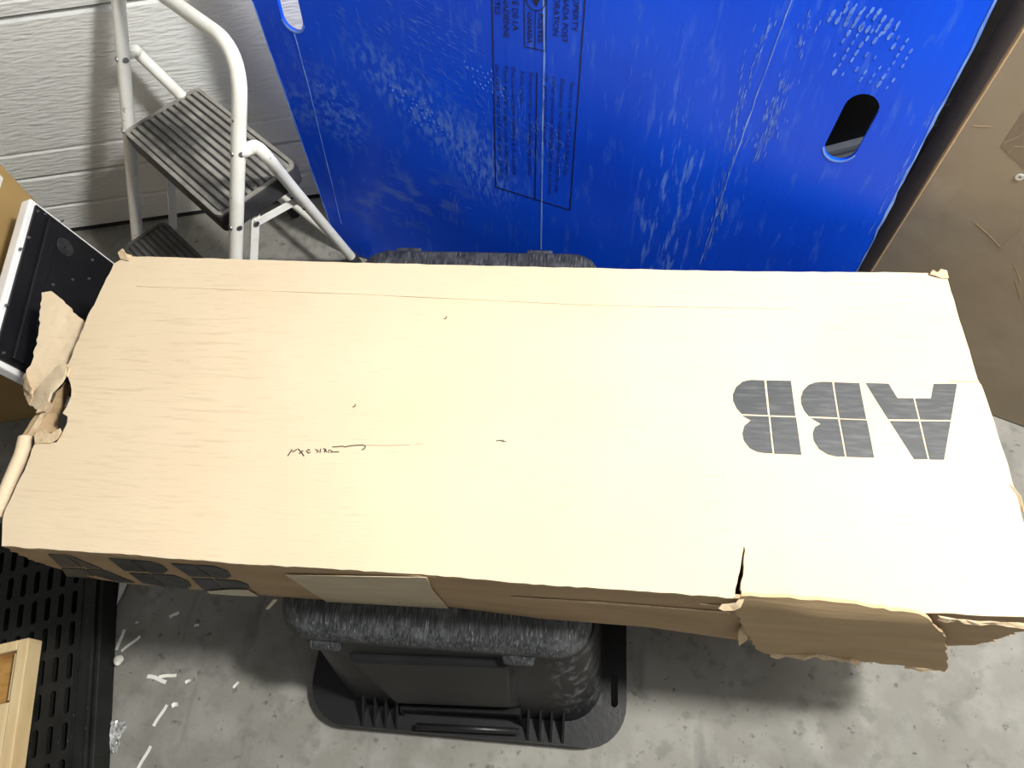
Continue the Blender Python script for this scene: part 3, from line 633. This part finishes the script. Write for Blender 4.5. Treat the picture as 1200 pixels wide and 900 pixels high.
# ------------------------------------------------------------------ dark board behind the sheet
g0, g1 = V(.95, 1.04, 0), V(2.05, 1.20, 0); gu = (g1-g0).normalized(); gn = V(gu.y, -gu.x, -.0); gv = V(0, 0, 1)
dbM = Matrix(((gu.x, 0, gn.x, g0.x), (gu.y, 0, gn.y, g0.y), (0, 1, 0, 0), (0, 0, 0, 1)))
board = empty('black_board', mw=dbM); tag(board, 'black board with grey rail standing behind the blue sheet', 'board')
GW = (g1-g0).length
MB().box((0, 0, -.02), (GW, 1.25, 0)).build('board_panel', M['blackmetal'], board, bevel=.003)
def GB(x, y, off=0): q = onplane(x, y, g0+gn*off, gn)-g0; return V(q.dot(gu), q.z, off)
q0, q1 = GB(958, 184, .02), GB(1028, 166, .02); d = (q1-q0); a0, a1 = q0-d*.3, q1+d*.35
mb = MB()
for o_, t_ in ((0, .009), (-.032, .014)):
    mb.add([V(p.x, p.y+o_+s_, z) for p in (a0, a1) for s_ in (-t_, t_) for z in (.0, .02)], [(0, 1, 3, 2), (4, 6, 7, 5), (0, 4, 5, 1), (2, 3, 7, 6), (0, 2, 6, 4), (1, 5, 7, 3)])
mb.build('rail', M['greymetal'], board, bevel=.003)
def ring_marks(parent, c, radii, z, m, ax=(V(1, 0, 0), V(0, 1, 0), V(0, 0, 1)), wd=.003):
    for r in radii:
        L = []
        for k in range(25):
            a = 2*math.pi*k/24; d = ax[0]*math.cos(a)+ax[1]*math.sin(a)
            L.append([c+d*(r-wd)+ax[2]*z, c+d*(r+wd)+ax[2]*z, c+d*(r+wd)+ax[2]*(z-.001), c+d*(r-wd)+ax[2]*(z-.001)])
        MB().loops(L, False, False).build('dust_ring', m, parent)
ring_marks(board, GB(1104, 132), (.022, .036), .0008, M['blackmark'], wd=.004)

# ------------------------------------------------------------------ big cardboard box on the right
c0 = onz(960, 412, 0); c1 = onz(1170, 556, 0); c1 = V(CPOS.x, CPOS.y, 0)+(c1-V(CPOS.x, CPOS.y, 0))*1.15
bu = (c1-c0).normalized(); bwid = (c1-c0).length; bnv = V(-bu.y, bu.x, 0); bnv = bnv if bnv.x > 0 else -bnv
bbM = Matrix(((bu.x, bnv.x, 0, c0.x), (bu.y, bnv.y, 0, c0.y), (0, 0, 1, 0), (0, 0, 0, 1)))
bb = empty('cardboard_box', mw=bbM); tag(bb, 'tall grey-brown cardboard box standing at the right of the blue sheet', 'box')
HB = 1.12
MB().box((.004, .004, 0), (bwid-.004, .28, HB)).build('box_body', M['bigbox'], bb, bevel=.004)
MB().box((0, 0, .002), (bwid, .005, HB+.0)).build('side_panel', M['bigbox'], bb, bevel=.002)
def BB(x, y): q = onplane(x, y, c0-bnv*.001, bnv)-c0; return V(q.dot(bu), -.0001, q.z)
def bbpoly(name, m, poly, th=.0002):
    P = [BB(*p) for p in poly]; n = len(P); MB().add([p-V(0, th, 0) for p in P]+[p+V(0, .0014, 0) for p in P], [tuple(range(n)), tuple(range(n, 2*n))[::-1]]+[(i, (i+1) % n, n+(i+1) % n, n+i) for i in range(n)]).build(name, m, bb)
bbpoly('tape_patch', M['bigtape'], [(1173, 171), (1178, 164), (1200, 131), (1222, 100), (1240, 170), (1201, 198), (1182, 181)])
for seg in ([(1176, 168), (1195, 160), (1204, 152)], [(1181, 180), (1190, 171)], [(1190, 172), (1204, 173)]):
    for a, b in zip(seg, seg[1:]):
        bbpoly('scratch', M['bigbox'], [(a[0], a[1]-.7), (b[0], b[1]-.7), (b[0], b[1]+.7), (a[0], a[1]+.7)], .0004)
for seg in ([(1143, 262), (1160, 277), (1172, 290)], [(1170, 292), (1195, 270)], [(1152, 215), (1180, 200)], [(1190, 330), (1196, 350)], [(1188, 310), (1196, 330)], [(1140, 148), (1162, 149)]):
    for a, b in zip(seg, seg[1:]):
        bbpoly('scratch', M['kraft_flap'], [(a[0], a[1]-.35), (b[0], b[1]-.35), (b[0], b[1]+.35), (a[0], a[1]+.35)], .0002)
rc_ = BB(1195, 208)
ring_marks(bb, rc_+V(0, -.0006, 0), (.0045,), 0, M['paper'], (V(1, 0, 0), V(0, 0, 1), V(0, -1, 0)), .002)
ed = MB().box((-.001, -.001, .002), (.006, .006, HB)).build('corner_edge', M['kraft_flap'], bb, bevel=.003)

# ------------------------------------------------------------------ step stool
SO = V(-.0385, .865, 0); su = V(.769, -.640, 0).normalized(); sv = V(.640, .769, 0).normalized()
stM = Matrix(((su.x, sv.x, 0, SO.x), (su.y, sv.y, 0, SO.y), (0, 0, 1, 0), (0, 0, 0, 1)))
st = empty('step_stool', mw=stM); tag(st, 'white tubular step stool with black ribbed rubber treads by the garage door', 'step stool')
HW = .234
def hv(z): return .025+(z-.45)*.54
ZH = .758
hoop = roundcorner([V(-HW, hv(.012), .012), V(-HW, hv(ZH), ZH), V(HW, hv(ZH), ZH), V(HW, hv(.012), .012)], .09, 10)
HOOP = MB().tube(hoop, .0145, 16)
stI = stM.inverted()
LEGP = [stI @ onz(x, y, z) for x, y, z in ((288, 177, .585), (299, 172, .582), (313, 184, .555), (346, 224, .40), (414, 304, .03))]
HOOP.build('front_hoop', M['whitepaint'], st, smooth='auto')
for sx in (-1, 1):
    MB().tube([V(sx*HW, hv(.0)-.002, 0), V(sx*HW, hv(.05), .05)], .017, 12).build('rubber_foot', M['rubber'], st, smooth='auto')
    leg = smoothpath([V(sx*p.x, p.y, p.z) for p in [V(HW-.006, hv(.585), .586)]+LEGP], 6); FT = LEGP[-1]
    MB().tube(leg, [.0075]*5+[.0095]*4+[.0135]*(len(leg)-9), 12).build('rear_leg', M['whitepaint'], st, smooth='auto')
    MB().tube([V(sx*FT.x, FT.y+.004, 0.0), V(sx*(FT.x+.003), FT.y-.004, .05)], .017, 12).build('rubber_foot', M['rubber'], st, smooth='auto')
    for (z, off) in ((.587, 0), (.44, .0)):
        MB().tube([V(sx*(HW-.016), hv(z)-.001, z), V(sx*(HW+.0145), hv(z)-.001, z)], .0065, 10).build('rivet', M['rivet'], st, smooth='auto')
        # head seen from the front
        MB().tube([V(sx*HW, hv(z)-.016, z+.003), V(sx*HW, hv(z)-.0105, z+.001)], .0062, 10).build('rivet', M['rivet'], st, smooth='auto')
    MB().tube([V(sx*HW, hv(.585), .585), V(sx*LEGP[0].x, LEGP[0].y, LEGP[0].z), V(sx*LEGP[1].x, LEGP[1].y, LEGP[1].z)], [.012, .0125, .0115], 12).build('leg_tab', M['whitepaint'], st, smooth='auto')
    # flat linkage bars
    mb = MB(); A_ = V(sx*.188, hv(.405)+.085, .405); B_ = V(sx*.188, hv(.17)+.085, .17); t = V(0, .009, -.005); s_ = V(.002, 0, 0)
    mb.add([A_-t-s_, A_+t-s_, B_+t-s_, B_-t-s_, A_-t+s_, A_+t+s_, B_+t+s_, B_-t+s_], [(0, 1, 2, 3), (7, 6, 5, 4), (0, 4, 5, 1), (1, 5, 6, 2), (2, 6, 7, 3), (3, 7, 4, 0)]); mb.build('link_bar', M['whitepaint'], st)
    mb = MB(); A_ = V(sx*.192, hv(.375)+.085, .375); B_ = V(sx*.188, .19, .355); t = V(0, 0, .009); s_ = V(.002, 0, 0)
    mb.add([A_-t-s_, A_+t-s_, B_+t-s_, B_-t-s_, A_-t+s_, A_+t+s_, B_+t+s_, B_-t+s_], [(0, 1, 2, 3), (7, 6, 5, 4), (0, 4, 5, 1), (1, 5, 6, 2), (2, 6, 7, 3), (3, 7, 4, 0)]); mb.build('link_bar', M['whitepaint'], st)
    for z in (.375, .398):
        MB().tube([V(sx*.185, hv(z)+.085, z), V(sx*.1965, hv(z)+.085, z)], .006, 10).build('rivet', M['rivet'], st, smooth='auto')
CB = LEGP[3].lerp(LEGP[4], .72)
MB().tube([V(-CB.x, CB.y, CB.z), V(CB.x, CB.y, CB.z)], .009, 10).build('cross_bar', M['whitepaint'], st, smooth='auto')
RS = LEGP[3].lerp(LEGP[4], .18)
for (u, z) in ((0, 0),):
    MB().tube([RS+V(.003, -.0135, .0045), RS], .006, 8).build('rust_spot', M['rust'], st)
def step(parent_name, u0, u1, v0, v1, z, mt, nr, hgt):
    base = MB().loops([rrect(u0, u1, v0, v1, .022, z-hgt, 5), rrect(u0-.002, u1+.002, v0-.002, v1+.002, .022, z-.014, 5), rrect(u0, u1, v0, v1, .022, z-.006, 5), rrect(u0+.005, u1-.005, v0+.005, v1-.005, .020, z-.004, 5)]).build(parent_name, M['rubber'], st, smooth='auto')
    MB().loops([rrect(u0+.002, u1-.002, v0+.002, v1-.002, .02, z-.005, 5), rrect(u0+.002, u1-.002, v0+.002, v1-.002, .02, z-.001, 5), rrect(u0+.011, u1-.011, v0+.011, v1-.011, .014, z-.001, 5), rrect(u0+.011, u1-.011, v0+.011, v1-.011, .014, z-.005, 5)], False, False).build('tread_border', mt, base)
    pitch = (v1-v0-.024)/nr
    for i in range(nr):
        va = v0+.012+pitch*(i+.16); vb = v0+.012+pitch*(i+.84)
        MB().loops([rrect(u0+.014, u1-.014, va, vb, pitch*.2, z-.006, 2), rrect(u0+.014, u1-.014, va, vb, pitch*.2, z-.002, 2), rrect(u0+.016, u1-.016, va+.0015, vb-.0015, pitch*.15, z, 2)]).build('tread_rib', mt, base)
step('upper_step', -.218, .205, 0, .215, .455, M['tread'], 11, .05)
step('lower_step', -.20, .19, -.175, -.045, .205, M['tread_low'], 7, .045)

# ------------------------------------------------------------------ black-faced white panel leaning at the left
C1 = onz(42, 240, .45); bd = (onz(0, 380, .45)-onz(40, 236, .45)).normalized()
P1 = onz(132, 305, .235); ad = (P1-C1); ad = (ad-bd*ad.dot(bd)).normalized()          # down the slope
nn = bd.cross(ad).normalized(); nn = nn if nn.x > 0 else -nn                            # out of the black face
LEN = C1.z/abs(ad.z)
nearS = (onplane(14, 428, C1, nn)-C1).dot(bd)
apM = Matrix(((bd.x, -ad.x, nn.x, 0), (bd.y, -ad.y, nn.y, 0), (bd.z, -ad.z, nn.z, 0), (0, 0, 0, 1)))
apM.translation = C1 + ad*LEN
ap = empty('appliance_panel', mw=apM); tag(ap, 'white-bodied panel with black screwed back leaning beside the torn carton end', 'panel')
def AP(x, y): q = onplane(x, y, C1, nn)-C1; return V(q.dot(bd), LEN-q.dot(ad), 0)
mb = MB(); mb.box((-.012, .016, -.030), (nearS+.012, LEN+.012, -.004)); mb.build('white_body', M['whitebody'], ap, bevel=.004)
MB().box((0, .018, -.004), (nearS, LEN, .002)).build('black_back', M['blackmetal'], ap, bevel=.001)
sA, sB = AP(60, 252), AP(12, 405)
MB().box((.012, LEN-.060, .002), (nearS-.01, LEN-.030, .010)).build('angle_strip', M['blackmetal'], ap, bevel=.003)
for c in ((75, 290), (43, 373)):
    ring_marks(ap, AP(*c), (.005, .010, .015, .020), .0034, M['blackmark'], wd=.0014)
for s in ((43, 248), (52, 251), (33, 279), (7, 358), (47, 341), (61, 334), (103, 327), (107, 305), (29, 401), (3, 414), (72, 259), (23, 292), (84, 328)):
    p = AP(*s); MB().tube([p+V(0, 0, .001), p+V(0, 0, .0055)], [.0035, .0022], 8).build('screw', M['rivet'], ap)

# ------------------------------------------------------------------ cardboard box behind it at the left edge
k0 = onz(20, 212, .40); k0 = V(k0.x, k0.y, 0); kn = V(bd.y, -bd.x, 0); kn = kn if kn.x < 0 else -kn
lbM = Matrix(((bd.x, kn.x, 0, k0.x), (bd.y, kn.y, 0, k0.y), (0, 0, 1, 0), (0, 0, 0, 1)))
lb_ = empty('cardboard_box', mw=lbM); tag(lb_, 'brown cardboard box behind the black panel against the garage door', 'box')
MB().box((0, 0.0, 0), (.42, .40, .78)).build('box_body', M['leftbox'], lb_, bevel=.004)
q = onplane(0, 207, k0, kn)-k0
MB().box((q.dot(bd)-.003, -.0012, q.z-.008), (q.dot(bd)+.16, .001, q.z+.03)).build('paper_label', M['paper'], lb_)
MB().box((.0, -.002, .779), (.42, .20, .786)).build('box_flap', M['leftbox'], lb_)

# ------------------------------------------------------------------ black plastic pallet at the lower left
ZP = .06
e0 = onz(120, 690, ZP); e1 = onz(108, 900, ZP); pd = (e1-e0).normalized(); px_ = V(-pd.y, pd.x, 0); px_ = px_ if px_.x < 0 else -px_
paM = Matrix(((px_.x, pd.x, 0, e0.x), (px_.y, pd.y, 0, e0.y), (0, 0, 1, 0), (0, 0, 0, 1)))
pal = empty('plastic_pallet', mw=paM); tag(pal, 'black plastic pallet with rows of slots on the floor at lower left', 'pallet')
PW, PY0, PY1 = .62, -.24, .62
MB().box((0, PY0, .0), (.012, PY1, ZP-.004)).build('edge_rail', M['pallet'], pal, bevel=.003)
MB().box((.012, PY0, ZP-.016), (.046, PY1, ZP)).build('edge_deck', M['pallet'], pal, bevel=.002)
MB().box((.012, PY0, ZP), (.018, PY1, ZP+.003)).build('edge_ridge', M['pallet'], pal, bevel=.001)
MB().box((.041, PY0, ZP), (.044, PY1, ZP+.002)).build('edge_ridge', M['pallet'], pal)
# slotted deck: cells with a rounded hole
cxp, cyp = .0290, .0665; ncx, ncy = 19, 12
mb = MB(); n = 6
def cell(x0, y0, zt, zb):
    hw, hl = .0058, .0255; cx, cy = x0+cxp/2, y0+cyp/2; inner = []; outer = []
    for k in range(2*n+2):
        if k <= n: a = -math.pi/2*0 + math.pi*k/n; yc = cy+hl-hw; 
        else: a = math.pi + math.pi*(k-n-1)/n; yc = cy-hl+hw
        dx, dy = math.cos(a), math.sin(a); inner.append((cx+hw*dx, yc+hw*dy))
        X = cx+cxp/2*max(-1, min(1, dx*1.6)); 
        if k == 0: o = (x0+cxp, cy+hl-hw)
        elif k == n: o = (x0, cy+hl-hw)
        elif k == n+1: o = (x0, cy-hl+hw)
        elif k == 2*n+1: o = (x0+cxp, cy-hl+hw)
        elif k < n: o = (x0+cxp*(1-(k-1)/(n-2)), y0+cyp)
        else: o = (x0+cxp*((k-n-2)/(n-2)), y0)
        outer.append(o)
    m = len(inner); vs = [V(*p, zt) for p in inner]+[V(*p, zt) for p in outer]+[V(*p, zb) for p in inner]; fs = []
    for i in range(m):
        j = (i+1) % m; fs.append((i, j, m+j, m+i)); fs.append((j, i, 2*m+i, 2*m+j))
    mb.add(vs, fs)
for i in range(ncx):
    for j in range(ncy): cell(.046+i*cxp, PY0+.02+j*cyp, ZP-.0015, ZP-.03)
mb.build('slotted_deck', M['pallet'], pal)
for j in range(0, ncy+1, 4):
    MB().box((.02, PY0+.0+j*cyp*.98, .0), (PW, PY0+.03+j*cyp*.98, .02)).build('skid', M['pallet'], pal)
MB().box((.013, PY0, .012), (PW, PY1, .018)).build('lower_deck', M['pallet'], pal)

# ------------------------------------------------------------------ wooden frame on the pallet
ZW = .105
wc = onz(34, 747, ZW); we = onz(12, 900, ZW); wd_ = (we-wc).normalized(); wx = V(wd_.y, -wd_.x, 0); wx = wx if wx.x < 0 else -wx
wM = Matrix(((wx.x, wd_.x, 0, wc.x), (wx.y, wd_.y, 0, wc.y), (0, 0, 1, ZP), (0, 0, 0, 1)))
wf = empty('wooden_frame', mw=wM); tag(wf, 'pale pine frame with brown plywood inset lying on the black pallet', 'wooden frame')
hz = ZW-ZP
MB().box((0, 0, 0.003), (.022, .46, hz)).build('stile', M['pine'], wf, bevel=.002)
MB().box((.022, 0, 0.003), (.30, .020, hz)).build('rail', M['pine'], wf, bevel=.002)
MB().box((.022, .118, 0.003), (.30, .30, hz-.001)).build('rail', M['pine'], wf, bevel=.002)
MB().box((.022, .020, 0.003), (.30, .118, hz-.018)).build('plywood_panel', M['ply'], wf)
MB().box((.022, .024, hz-.018), (.030, .114, hz-.006)).build('bead', M['pine'], wf, bevel=.001)

# ------------------------------------------------------------------ scraps on the floor
def c6(x, y): return (x/3, 620+y/3)
def strip(p, q, w, label, curl=.004, name='paper_strip'):
    a, b = onz(*c6(*p), .001), onz(*c6(*q), .001); t = (b-a); n = V(-t.y, t.x, 0).normalized()*w*.5; L = []; mid = (a+b)/2
    for k in range(7):
        f = k/6; c = a+t*f-mid+n*.4*math.sin(f*5); z = .0006+curl*(1-math.sin(math.pi*f))*.6; L.append([c+n+V(0, 0, z), c-n+V(0, 0, z), c-n+V(0, 0, z-.0006), c+n+V(0, 0, z-.0006)])
    mb = MB().loops(L); o = mb.build(name, M['paper'], None); o.location = (mid.x, mid.y, 0.0002)
    tag(o, label, 'paper scrap', 'paper strips on the concrete floor')
strip((411, 426), (437, 353), .0065, 'short white paper strip lying closest along the black pallet edge')
strip((428, 430), (494, 376), .0060, 'white paper strip slanting away from the black pallet, touching another strip')
strip((518, 517), (585, 536), .0075, 'lower of two crossed white paper strips in the shadow edge', .001)
strip((560, 521), (622, 512), .0065, 'upper of two crossed white paper strips in the shadow edge', .004)
strip((598, 310), (630, 292), .0065, 'small pale paper scrap highest on the floor, below the letters of the carton')
strip((653, 541), (671, 528), .0060, 'tiny paper scrap right of the two crossed strips')
strip((822, 559), (838, 536), .0055, 'tiny narrow paper scrap farthest right, toward the black tote')
strip((541, 693), (587, 617), .0065, 'curved white paper strip alone on the lit concrete')
strip((484, 848), (530, 762), .0065, 'white paper strip at the bottom edge of the picture')
strip((606, 623), (627, 612), .0085, 'small crumpled paper flake beside the curved white strip')
strip((684, 342), (700, 335), .0050, 'tiny grey paper flake in the carton shadow')
strip((478, 331), (488, 326), .0040, 'smallest pale crumb above the pair of strips by the pallet')
def lump(name, c, r, m, label, cat, seed, flat=.6):
    bm = bmesh.new(); bmesh.ops.create_icosphere(bm, subdivisions=3, radius=r)
    for v in bm.verts:
        k = 1+.75*noise.noise(v.co*(55)+V(seed, seed, 0)); v.co *= k; v.co.z *= flat
    zmin = min(v.co.z for v in bm.verts)
    for v in bm.verts: v.co.z -= zmin
    me = bpy.data.meshes.new(name); bm.to_mesh(me); bm.free(); me.materials.append(m)
    o = bpy.data.objects.new(name, me); col.objects.link(o); o.location = (c.x, c.y, 0); tag(o, label, cat)
lump('foam_scrap', onz(*c6(420, 465), .005), .010, M['foam'], 'small torn white foam lump beside the black pallet edge', 'foam scrap', 2.0)
def film(c, sx, sy, label, seed):
    n = 14; L = []
    for i in range(n+1):
        row = []
        for j in range(n+1):
            x, y = (i/n-.5), (j/n-.5); e = 1+.3*noise.noise(V(i*.6, j*.6, seed)); z = .002+.010*abs(noise.noise(V(x*9, y*9, seed)))+.006*abs(noise.noise(V(x*22, y*22, seed)))
            row.append(V(x*sx*e, y*sy*e, z))
        L.append(row)
    mb = MB().loops(L, False, False, closed=False); mb.loops([[p-V(0, 0, .0006) for p in r] for r in L], False, False, closed=False)
    o = mb.build('plastic_film', M['film'], None); o.location = (c.x, c.y, 0); tag(o, label, 'plastic film')
film(onz(*c6(405, 730), .0), .035, .052, 'crumpled clear plastic film on the floor by the pallet', 3.3)
# pale paper sheet stuck out beside the pallet under the carton
a = [onz(*c6(*p), .002) for p in ((432, 190), (458, 192), (428, 240), (412, 265))]; cc_ = sum(a, V(0, 0, 0))/4; n = 4
mb = MB().add([p-cc_+V(0, 0, .004+.01*(i < 2)) for i, p in enumerate(a)]+[p-cc_+V(0, 0, .003+.01*(i < 2)) for i, p in enumerate(a)], [(0, 1, 2, 3), (7, 6, 5, 4), (0, 4, 5, 1), (1, 5, 6, 2), (2, 6, 7, 3), (3, 7, 4, 0)])
o = mb.build('paper_scrap', M['paper']); o.location = (cc_.x, cc_.y, 0); tag(o, 'pale triangular paper scrap between pallet edge and carton letters', 'paper scrap')
